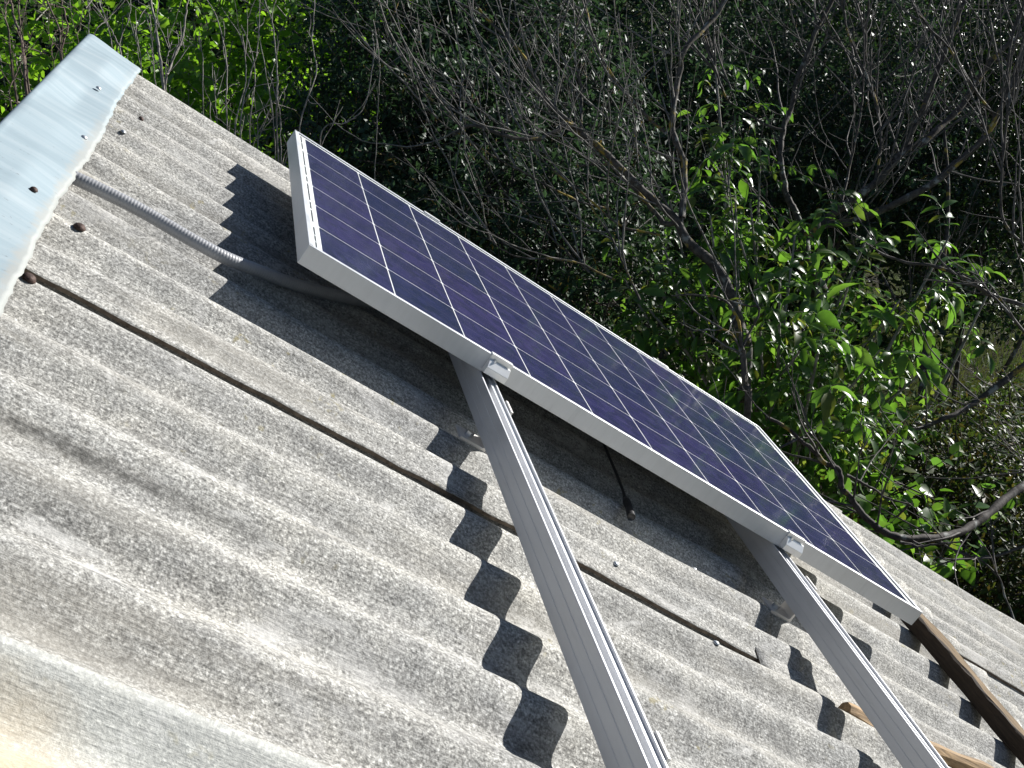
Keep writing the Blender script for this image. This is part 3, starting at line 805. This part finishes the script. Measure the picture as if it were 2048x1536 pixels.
for lab, az, dist, sd_ in far2:
    r_ = np.random.default_rng(sd_); a = math.radians(az)
    c0 = np.array([CAM_W[0] + dist*math.sin(a), CAM_W[1] + dist*math.cos(a), 0])
    base = c0 + np.array([0, 0, ground_z(c0[0], c0[1])])
    root = thing('distant_tree', T(base), lab, 'tree', 'distant trees')
    lumps = [(c0 + np.array([r_.uniform(-4.2, 4.2), r_.uniform(-1, 1), z]), np.array([2.3, 1.8, 1.5])) for z in (1.5, 2.2, 3.2, 4.2, 5.0, 5.8, 6.4)]
    pos, ax, nr, *_ = sprigs(900, lumps, r_, 8, .3, (.4, .8))
    b = MB(); put_leaves(b, 'small', pos, ax, nr, .30*r_.uniform(.6, 1.2, len(pos)))
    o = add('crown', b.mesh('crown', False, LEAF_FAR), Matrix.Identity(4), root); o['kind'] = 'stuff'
    b = MB(); b.tube(catmull([base, base+np.array([.1, 0, 2.5]), base+np.array([-.1, .1, 5.5])], 6), np.linspace(.2, .06, 13), 8)
    add('trunk', b.mesh('trunk', True, BARK_DARK), Matrix.Identity(4), root)
# --- low growth beside the eave, lower right
bush('creeper_shrub', 'olive and reddish low shrub at the lower right beside the gable edge', 'shrub', None,
     [(1900, 1000, 6.6, .5, .5), (2020, 1130, 6.2, .5, .45), (1800, 1010, 6.9, .4, .4), (2060, 900, 7.6, .5, .4), (1960, 1200, 6.0, .45, .4)], 3000, 'small', .048, LEAF_OLIVE, BARK_DARK, per=8, seed=41, length=(.12, .3))
bush('young_shrub', 'green leafy sapling low behind the far lower panel corner', 'shrub', None,
     [(1640, 930, 5.6, .28, .3), (1740, 1010, 5.5, .25, .25), (1850, 1110, 5.5, .22, .22), (1560, 800, 5.9, .35, .35)], 230, 'heart', .066, LEAF_WALNUT, BARK_DARK, per=6, leafobj=120, seed=42, length=(.15, .3), up=.1)

# --- walnut with large compound leaves
def walnut():
    r_ = np.random.default_rng(5)
    c0 = P(1650, 620, 5.6)
    base = np.array([c0[0]+.2, c0[1]+.3, ground_z(c0[0]+.2, c0[1]+.3)])
    root = thing('walnut_sapling', T(base), 'walnut sapling with large hanging sunlit leaves right of the panel', 'tree')
    b = MB(); tips = []
    fork = base + np.array([-.1, .0, 1.2])
    c = catmull([base, base+np.array([.05, -.05, .6]), fork], 8); b.tube(c, np.linspace(.05, .038, len(c)), 8)
    add('trunk', b.mesh('trunk', True, BARK_GREY), Matrix.Identity(4), root)
    spots = [(1650, 640, 5.0), (1700, 560, 5.2), (1560, 560, 5.3), (1480, 480, 5.6), (1600, 700, 4.9), (1760, 700, 5.2), (1420, 430, 5.8), (1400, 560, 5.6), (1520, 660, 5.2), (1660, 780, 5.0), (1800, 600, 5.5), (1500, 400, 5.9), (1590, 470, 5.7), (1720, 850, 5.2), (1850, 740, 5.6), (1330, 500, 5.9), (1440, 330, 6.1), (1560, 780, 5.1), (1300, 620, 5.7), (1880, 560, 5.8), (1640, 420, 5.9), (1740, 460, 5.8), (1380, 660, 5.5), (1250, 560, 6.0), (1230, 460, 6.3), (1900, 470, 6.2), (1990, 560, 6.4), (1820, 860, 5.6), (1470, 230, 6.2), (1430, 130, 6.4), (1520, 330, 6.1), (1470, 390, 5.9), (1340, 400, 6.1)]
    rec = []; tw = MB()
    for (u, v, d) in spots:
        tp = P(u, v, d)
        mid = fork*.45 + tp*.55 + r_.normal(0, .12, 3) + np.array([0, 0, .18])
        c = catmull([fork, mid, tp], 10)
        bb = MB(); bb.tube(c, np.linspace(.018, .005, len(c)), 6, False)
        add('branch', bb.mesh('branch', True, BARK_GREY), Matrix.Identity(4), root)
        tips.append((c, unit(c[-1]-c[-3])))
    for c, td in tips:
        for k in range(12):
            t0 = c[int(len(c)*r_.uniform(.62, .999))]
            d = unit(td*.3 + r_.normal(0, .8, 3) + np.array([0, 0, .12]))
            Lr = r_.uniform(.18, .36); n = 8; p = t0.copy(); pts = [p.copy()]
            for s in range(n):
                d = unit(d + np.array([0, 0, -.14])); p = p + d*Lr/n; pts.append(p.copy())
            pts = np.array(pts); tw.tube(pts, np.linspace(.0028, .0012, n+1), 4, False)
            sd = unit(np.cross(d, [0, 0, 1.]) + r_.normal(0, .15, 3))
            big = r_.choice([.5, .65, .8, .95, 1.15])*r_.uniform(.85, 1.15)
            for s in (2, 4, 6):
                for sg in (-1, 1):
                    a = unit(sd*sg*.9 + unit(pts[s]-pts[s-1])*.45 + np.array([0, 0, -.35]) + r_.normal(0, .16, 3))
                    rec.append((pts[s], a, unit(np.array([0, 0, 1.]) + sd*sg*.25 + r_.normal(0, .3, 3)), (.085+.015*s)*.62*big))
            rec.append((pts[-1], unit(d + np.array([0, 0, -.3])), unit(np.array([0, 0, 1.]) + r_.normal(0, .35, 3)), .115*big))
    o = add('leaf_stalks', tw.mesh('leaf_stalks', True, LEAF_WALNUT), Matrix.Identity(4), root); o['kind'] = 'stuff'
    pos = np.array([q[0] for q in rec]); ax = np.array([q[1] for q in rec]); nr = np.array([q[2] for q in rec]); sz = np.array([q[3] for q in rec])
    order = np.argsort(np.linalg.norm(pos-CAM_W, axis=1)/sz)
    for i in order[:300]: leaf_object('long', LEAF_WALNUT, root, pos[i], ax[i], nr[i], sz[i])
    rest = order[300:]
    bb = MB(); put_leaves(bb, 'long', pos[rest], ax[rest], nr[rest], sz[rest])
    o = add('crown', bb.mesh('crown', True, LEAF_WALNUT), Matrix.Identity(4), root); o['kind'] = 'stuff'
walnut()

# --- bare trees: limbs laid out one by one, twigs grown from them
def bare_tree(name, label, group, trunk, limbs, bark, seed, twigs=14, tl=(.25, .9), up=.16, bias=(0, 0, .5), second=3, tr=.0050):
    """trunk / limbs: (list of (u, v, depth), r0, r1); limbs are parts, fine twigs one part"""
    r_ = np.random.default_rng(seed)
    tp = [P(*q) for q in trunk[0]]
    foot = np.array([tp[0][0], tp[0][1], 0]); foot[2] = ground_z(foot[0], foot[1]) - .05
    root = thing(name, T(foot), label, 'tree', group)
    h = tp[0][2]
    ctrl = [foot, foot*(.5)+tp[0]*.5 + np.array([.05, .03, 0])] + tp
    c = catmull(ctrl, 8); b = MB(); b.tube(c, np.linspace(trunk[1]*1.25, trunk[2], len(c)), 10)
    add('trunk', b.mesh('trunk', True, bark), Matrix.Identity(4), root)
    paths = [(c[len(c)//2:], trunk[2])]
    for pts, r0, r1 in limbs:
        c = catmull([P(*q) for q in pts], 7)
        c = c + np.cumsum(r_.normal(0, .0022, c.shape), axis=0)*np.minimum(1, np.arange(len(c))/4)[:, None]
        b = MB(); b.tube(c, np.linspace(r0, r1, len(c))*.78*(1+.10*np.sin(np.arange(len(c))*1.7)), 8, True)
        add('branch', b.mesh('branch', True, bark), Matrix.Identity(4), root)
        paths.append((c, r1))
    tw = MB()
    bias = C2W @ np.array([bias[0], -bias[2], bias[1]])
    for c, r1 in paths:
        seglen = np.linalg.norm(np.diff(c, axis=0), axis=1).sum()
        for _ in range(max(2, int(twigs*seglen))):
            i = r_.integers(1, len(c)); d0 = unit(c[i]-c[i-1])
            d = unit(d0*.6 + r_.normal(0, .55, 3) + bias)
            L = r_.uniform(*tl)
            pts, dirs = grow(tw, c[i], d, L, r_.uniform(.55, 1.3)*tr, r_, .15, up*.35, 5)
            for _ in range(r_.integers(1, second+1)):
                j = r_.integers(1, len(pts)-1)
                d2 = unit(dirs[j]*.7 + r_.normal(0, .5, 3) + bias*.5)
                p2, dd2 = grow(tw, pts[j], d2, L*r_.uniform(.25, .6), tr*.5, r_, .22, up*.4, 4)
                if r_.random() < .5:
                    k = r_.integers(1, len(p2)-1); grow(tw, p2[k], unit(dd2[k]+r_.normal(0, .6, 3)), L*.2, tr*.3, r_, .2, up*.3, 4)
    o = add('twigs', tw.mesh('twigs', True, BARK_TWIG if bark is BARK_LICHEN else BARK_TWIG2), Matrix.Identity(4), root); o['kind'] = 'stuff'
    return root

bare_tree('bare_tree', 'bare lichen-spotted tree leaning left above the middle of the panel', 'bare trees behind the gable edge',
    ([(1490, 760, 5.5), (1478, 650, 5.5), (1440, 545, 5.5), (1378, 485, 5.5), (1354, 441, 5.5)], .030, .019),
    [([(1354, 441, 5.5), (1278, 369, 5.45), (1210, 301, 5.4), (1162, 260, 5.4), (1108, 205, 5.4), (1075, 150, 5.4), (1040, 95, 5.4), (985, 40, 5.4), (940, -30, 5.4)], .024, .006),
     ([(1354, 445, 5.5), (1326, 441, 5.55), (1292, 403, 5.6), (1255, 372, 5.6), (1205, 330, 5.65), (1140, 330, 5.7)], .018, .006),
     ([(1165, 262, 5.4), (1135, 248, 5.36), (1101, 260, 5.3), (1070, 273, 5.26), (1022, 270, 5.2), (964, 253, 5.2), (937, 256, 5.2), (914, 270, 5.2)], .016, .008),
     ([(937, 256, 5.2), (916, 246, 5.2), (872, 205, 5.2), (834, 161, 5.2), (820, 123, 5.2)], .0055, .003),
     ([(1364, 436, 5.5), (1367, 342, 5.6), (1340, 275, 5.6), (1354, 171, 5.7), (1365, 110, 5.7), (1425, 44, 5.8), (1446, -10, 5.8)], .022, .014),
     ([(1333, 267, 5.6), (1270, 210, 5.6), (1215, 140, 5.6), (1180, 60, 5.6), (1160, -20, 5.6)], .012, .006),
     ([(1162, 260, 5.4), (1165, 180, 5.5), (1150, 100, 5.5), (1160, 20, 5.5)], .010, .005),
     ([(1220, 418, 5.6), (1162, 407, 5.5), (1084, 369, 5.4), (964, 301, 5.3), (900, 262, 5.3), (868, 236, 5.3)], .008, .0035),
     ([(1320, 470, 5.5), (1240, 450, 5.45), (1180, 395, 5.4), (1105, 335, 5.4), (1050, 280, 5.4), (975, 225, 5.4), (950, 170, 5.4)], .008, .003),
     ([(1180, 545, 5.3), (1130, 500, 5.3), (1070, 440, 5.3), (1010, 385, 5.3), (975, 330, 5.3), (968, 305, 5.3)], .007, .003),
     ([(1230, 560, 5.2), (1150, 525, 5.1), (1085, 520, 5.1), (1030, 512, 5.1), (985, 480, 5.1)], .007, .003),
     ([(1280, 600, 5.2), (1220, 470, 5.3), (1190, 420, 5.3), (1160, 330, 5.3)], .007, .003)],
    BARK_LICHEN, 51, twigs=9, tl=(.35, 1.15), bias=(-.35, 0, .55))
bare_tree('bare_tree', 'dark bare tree with a thick forked limb at the upper right', 'bare trees behind the gable edge',
    ([(1640, 640, 6.2), (1612, 540, 6.2), (1606, 468, 6.2)], .055, .030),
    [([(1606, 468, 6.2), (1587, 421, 6.2), (1571, 392, 6.2), (1558, 316, 6.2), (1565, 263, 6.25), (1580, 228, 6.3), (1590, 177, 6.3), (1606, 127, 6.3), (1621, 79, 6.3), (1653, 16, 6.3), (1670, -30, 6.3)], .024, .012),
     ([(1610, 475, 6.2), (1678, 421, 6.2), (1748, 370, 6.2), (1811, 304, 6.2), (1859, 275, 6.2), (1930, 210, 6.3), (1990, 120, 6.3), (2060, 60, 6.3)], .032, .016),
     ([(1640, 450, 6.2), (1720, 440, 6.1), (1850, 380, 6.0), (1919, 323, 6.0), (1963, 278, 6.0), (1992, 231, 6.0), (2020, 165, 6.0), (2055, 100, 6.0)], .028, .015),
     ([(1800, 315, 6.2), (1840, 230, 6.2), (1868, 158, 6.2), (1894, 95, 6.2), (1922, 32, 6.2), (1940, -20, 6.2)], .022, .012),
     ([(1570, 262, 6.2), (1530, 245, 6.2), (1470, 210, 6.2), (1440, 160, 6.1), (1412, 70, 6.1), (1390, -10, 6.1)], .010, .005),
     ([(1680, 420, 6.2), (1700, 330, 6.3), (1720, 230, 6.3), (1735, 120, 6.3), (1745, -10, 6.3)], .010, .006),
     ([(1750, 368, 6.2), (1762, 260, 6.2), (1740, 160, 6.2), (1700, 60, 6.2), (1690, -10, 6.2)], .010, .005),
     ([(1990, 235, 6.0), (1940, 160, 5.9), (1900, 90, 5.9), (1850, 30, 5.9), (1820, -20, 5.9)], .009, .005),
     ([(2060, 500, 5.8), (2005, 440, 5.8), (2000, 330, 5.8), (2010, 200, 5.8), (2015, 90, 5.8), (2045, 0, 5.8)], .010, .006)],
    BARK_DARK, 52, twigs=12, tl=(.4, 1.3), bias=(-.08, 0, .65))
bare_tree('bare_tree', 'low dark bare tree whose limbs cross the lower right corner and touch the gable edge', 'bare trees behind the gable edge',
    ([(2120, 990, 5.3), (2090, 940, 5.3)], .05, .035),
    [([(2095, 945, 5.3), (2048, 971, 5.2), (1982, 1027, 5.0), (1928, 1062, 4.9), (1875, 1082, 4.8), (1808, 1084, 4.72), (1773, 1074, 4.7), (1735, 1046, 4.7), (1714, 1009, 4.7), (1698, 985, 4.7), (1693, 955, 4.7), (1660, 939, 4.7), (1628, 904, 4.7), (1588, 875, 4.7), (1553, 853, 4.7)], .026, .009),
     ([(1693, 950, 4.7), (1741, 971, 4.7), (1781, 995, 4.7), (1830, 1005, 4.7)], .009, .004),
     ([(1800, 1084, 4.7), (1840, 1095, 4.7), (1880, 1090, 4.7), (1925, 1082, 4.7)], .008, .004),
     ([(2090, 700, 5.8), (1955, 800, 5.8), (1901, 835, 5.7), (1848, 859, 5.7), (1789, 886, 5.7)], .022, .010),
     ([(2060, 1090, 5.2), (1985, 1110, 5.1), (1950, 1110, 5.0), (1935, 1100, 5.0)], .009, .004),
     ([(2080, 620, 5.6), (1990, 590, 5.6), (1900, 540, 5.6), (1800, 515, 5.6), (1760, 500, 5.6)], .016, .007),
     ([(2080, 700, 5.4), (2000, 610, 5.4), (1950, 570, 5.4), (1890, 545, 5.4)], .010, .004),
     ([(2060, 1330, 4.9), (2020, 1200, 5.0), (1990, 1120, 5.0), (1960, 1060, 5.0)], .007, .003)],
    BARK_DARK, 53, twigs=8, tl=(.2, .7), bias=(-.2, 0, .2), up=.1)
bare_tree('bare_tree', 'thin dark leafless trunk standing on the grass at the right, farther back', 'bare trees behind the gable edge',
    ([(1829, 974, 8.2), (1832, 880, 8.2), (1845, 800, 8.2), (1850, 650, 8.2)], .045, .030),
    [([(1850, 650, 8.2), (1880, 560, 8.2), (1900, 420, 8.2), (1890, 250, 8.2)], .028, .012),
     ([(1848, 700, 8.2), (1800, 620, 8.2), (1760, 540, 8.2)], .018, .008)],
    BARK_DARK, 54, twigs=8, tl=(.3, .9), bias=(0, 0, .5))
bare_tree('dead_snag', 'short pale broken dead stem just beyond the far panel edge', None,
    ([(1493, 850, 4.9), (1490, 770, 4.9), (1486, 700, 4.9)], .016, .012),
    [([(1486, 700, 4.9), (1455, 612, 4.9), (1400, 600, 4.9), (1340, 597, 4.9)], .009, .004),
     ([(1490, 740, 4.9), (1462, 668, 4.9), (1420, 665, 4.9), (1380, 668, 4.9)], .007, .003),
     ([(1487, 690, 4.9), (1520, 620, 4.9), (1500, 610, 4.9), (1440, 600, 4.9)], .007, .004)],
    BARK_LICHEN, 55, twigs=8, tl=(.08, .3), bias=(0, 0, .3))

# --- bare stems behind the ridge end (left), standing in clumps
def stem_clump(label, stems, seed, bark, d):
    r_ = np.random.default_rng(seed)
    p0 = P(*stems[0][0][0], d)
    foot = np.array([p0[0], p0[1], ground_z(p0[0], p0[1]) - .03])
    root = thing('bare_shrub', T(foot), label, 'shrub', 'bare shrubs behind the ridge')
    tw = MB()
    for pts, r0 in stems:
        dd = d + r_.uniform(-.15, .15)
        w = [P(u, v, dd + .03*i) for i, (u, v) in enumerate(pts)]
        top = w[-1] + (w[-1]-w[-2])*.5 if pts[-1][1] <= 5 else w[-1]
        ctrl = [foot + r_.normal(0, .06, 3)*np.array([1, 1, 0]), *[foot + (w[0]-foot)*q for q in (.3, .6, .8, .93)]] + w + ([top] if pts[-1][1] <= 5 else [])
        c = catmull(ctrl, 8); c = c + np.cumsum(r_.normal(0, .0016, c.shape), axis=0)
        b = MB(); b.tube(c, np.linspace(r0*.95, r0*.36, len(c)), 7)
        add('stem', b.mesh('stem', True, bark), Matrix.Identity(4), root)
        for _ in range(6):
            i = r_.integers(int(len(c)*.35), len(c)-1); d0 = unit(c[i+1]-c[i])
            pp, ds = grow(tw, c[i], unit(d0*1.0 + r_.normal(0, .42, 3)), r_.uniform(.04, .24), min(.0022, r0*.35), r_, .2, .06, 4, .05)
            if r_.random() < .7:
                j = r_.integers(1, len(pp)-1); grow(tw, pp[j], unit(ds[j]+r_.normal(0, .6, 3)), r_.uniform(.04, .18), .0018, r_, .2, .05, 4, .05)
    o = add('twigs', tw.mesh('twigs', True, bark), Matrix.Identity(4), root); o['kind'] = 'stuff'
stem_clump('bare reddish shrub with two thick upright stems at the far left above the cap', [([(49, 176), (45, 117), (37, 66), (27, 29), (21, 0)], .0105), ([(55, 152), (56, 98), (52, 49), (51, 0)], .0085), ([(25, 200), (38, 150), (60, 110)], .006), ([(14, 60), (8, 20), (12, 0)], .007)], 61, BARK_RED, 5.0)
stem_clump('bare reddish shrub with forked stems left of the ridge end', [([(125, 109), (135, 59), (127, 23), (120, 0)], .0075), ([(124, 100), (119, 53), (102, 10), (94, 0)], .007), ([(110, 130), (105, 100), (108, 70)], .004), ([(150, 95), (150, 60), (156, 20)], .004)], 62, BARK_RED, 5.1)
stem_clump('slender bare shrub rising right over the ridge end corner', [([(184, 78), (184, 39), (182, 0)], .004), ([(242, 117), (232, 78), (217, 49), (199, 0)], .0055), ([(190, 82), (212, 50), (238, 25)], .005), ([(232, 110), (222, 62), (218, 40)], .004)], 63, BARK_GREY, 5.0)
stem_clump('single thin bare stem behind the lower corner of the zinc cap', [([(277, 141), (268, 82), (260, 47)], .0035)], 64, BARK_GREY, 4.8)
stem_clump('bare shrub with a V of two thick stems beside the cap', [([(316, 160), (305, 78), (293, 29), (283, 0)], .0095), ([(320, 164), (336, 121), (357, 68), (363, 20), (369, 0)], .0085), ([(318, 150), (312, 90), (300, 20)], .005), ([(407, 190), (402, 114), (394, 71)], .004), ([(338, 172), (343, 120), (352, 80)], .005)], 65, BARK_GREY, 4.9)
stem_clump('tall slender bare shrub left of the panel corner, the middle clump', [([(452, 249), (452, 152), (440, 51), (419, 0)], .0055), ([(468, 254), (488, 157), (483, 63)], .0055), ([(503, 254), (513, 178), (508, 109), (488, 48)], .0048), ([(437, 232), (430, 160), (426, 120)], .0035), ([(475, 250), (488, 160), (508, 100), (512, 0)], .005)], 66, BARK_GREY, 4.9)
stem_clump('tall slender bare shrub right above the upper panel corner', [([(556, 190), (554, 102), (544, 33), (534, 0)], .0055), ([(546, 305), (546, 229), (536, 173), (523, 140)], .004), ([(521, 292), (542, 235), (558, 195)], .005), ([(597, 259), (628, 152), (622, 81), (628, 0)], .005), ([(550, 240), (530, 120), (512, 30)], .004)], 67, BARK_GREY, 4.9)
stem_clump('thin bare stem curving up right of the upper panel corner', [([(635, 259), (681, 241), (716, 203), (732, 102), (732, 69)], .0042), ([(764, 160), (762, 120), (755, 60)], .003)], 68, BARK_GREY, 4.8)

# --- grass on the lit patch of ground at the right
def grass():
    r_ = np.random.default_rng(77)
    cpt = CAM_W + ray(2000, 830)*(CAM_W[2]/-ray(2000, 830)[2])
    n = 26000
    xy = cpt[:2] + r_.normal(0, 1, (n, 2))*np.array([2.6, 2.8])
    z = np.array([ground_z(a, b_) for a, b_ in xy])
    pos = np.column_stack([xy, z]); L = r_.uniform(.10, .30, n)
    lean = r_.normal(0, .35, (n, 3)); lean[:, 2] = 1; lean = unit(lean)
    side = unit(np.cross(lean, r_.normal(size=(n, 3))))*(.004)
    V = np.stack([pos-side, pos+side, pos+lean*L[:, None]], 1).reshape(-1, 3)
    b = MB(); b.put(V, np.arange(3*n).reshape(-1, 3))
    o = add('grass', b.mesh('grass', False, LEAF_GRASS), Matrix.Identity(4))
    tag(o, 'rough green grass on the ground at the right edge', 'grass', kind='stuff')
grass()
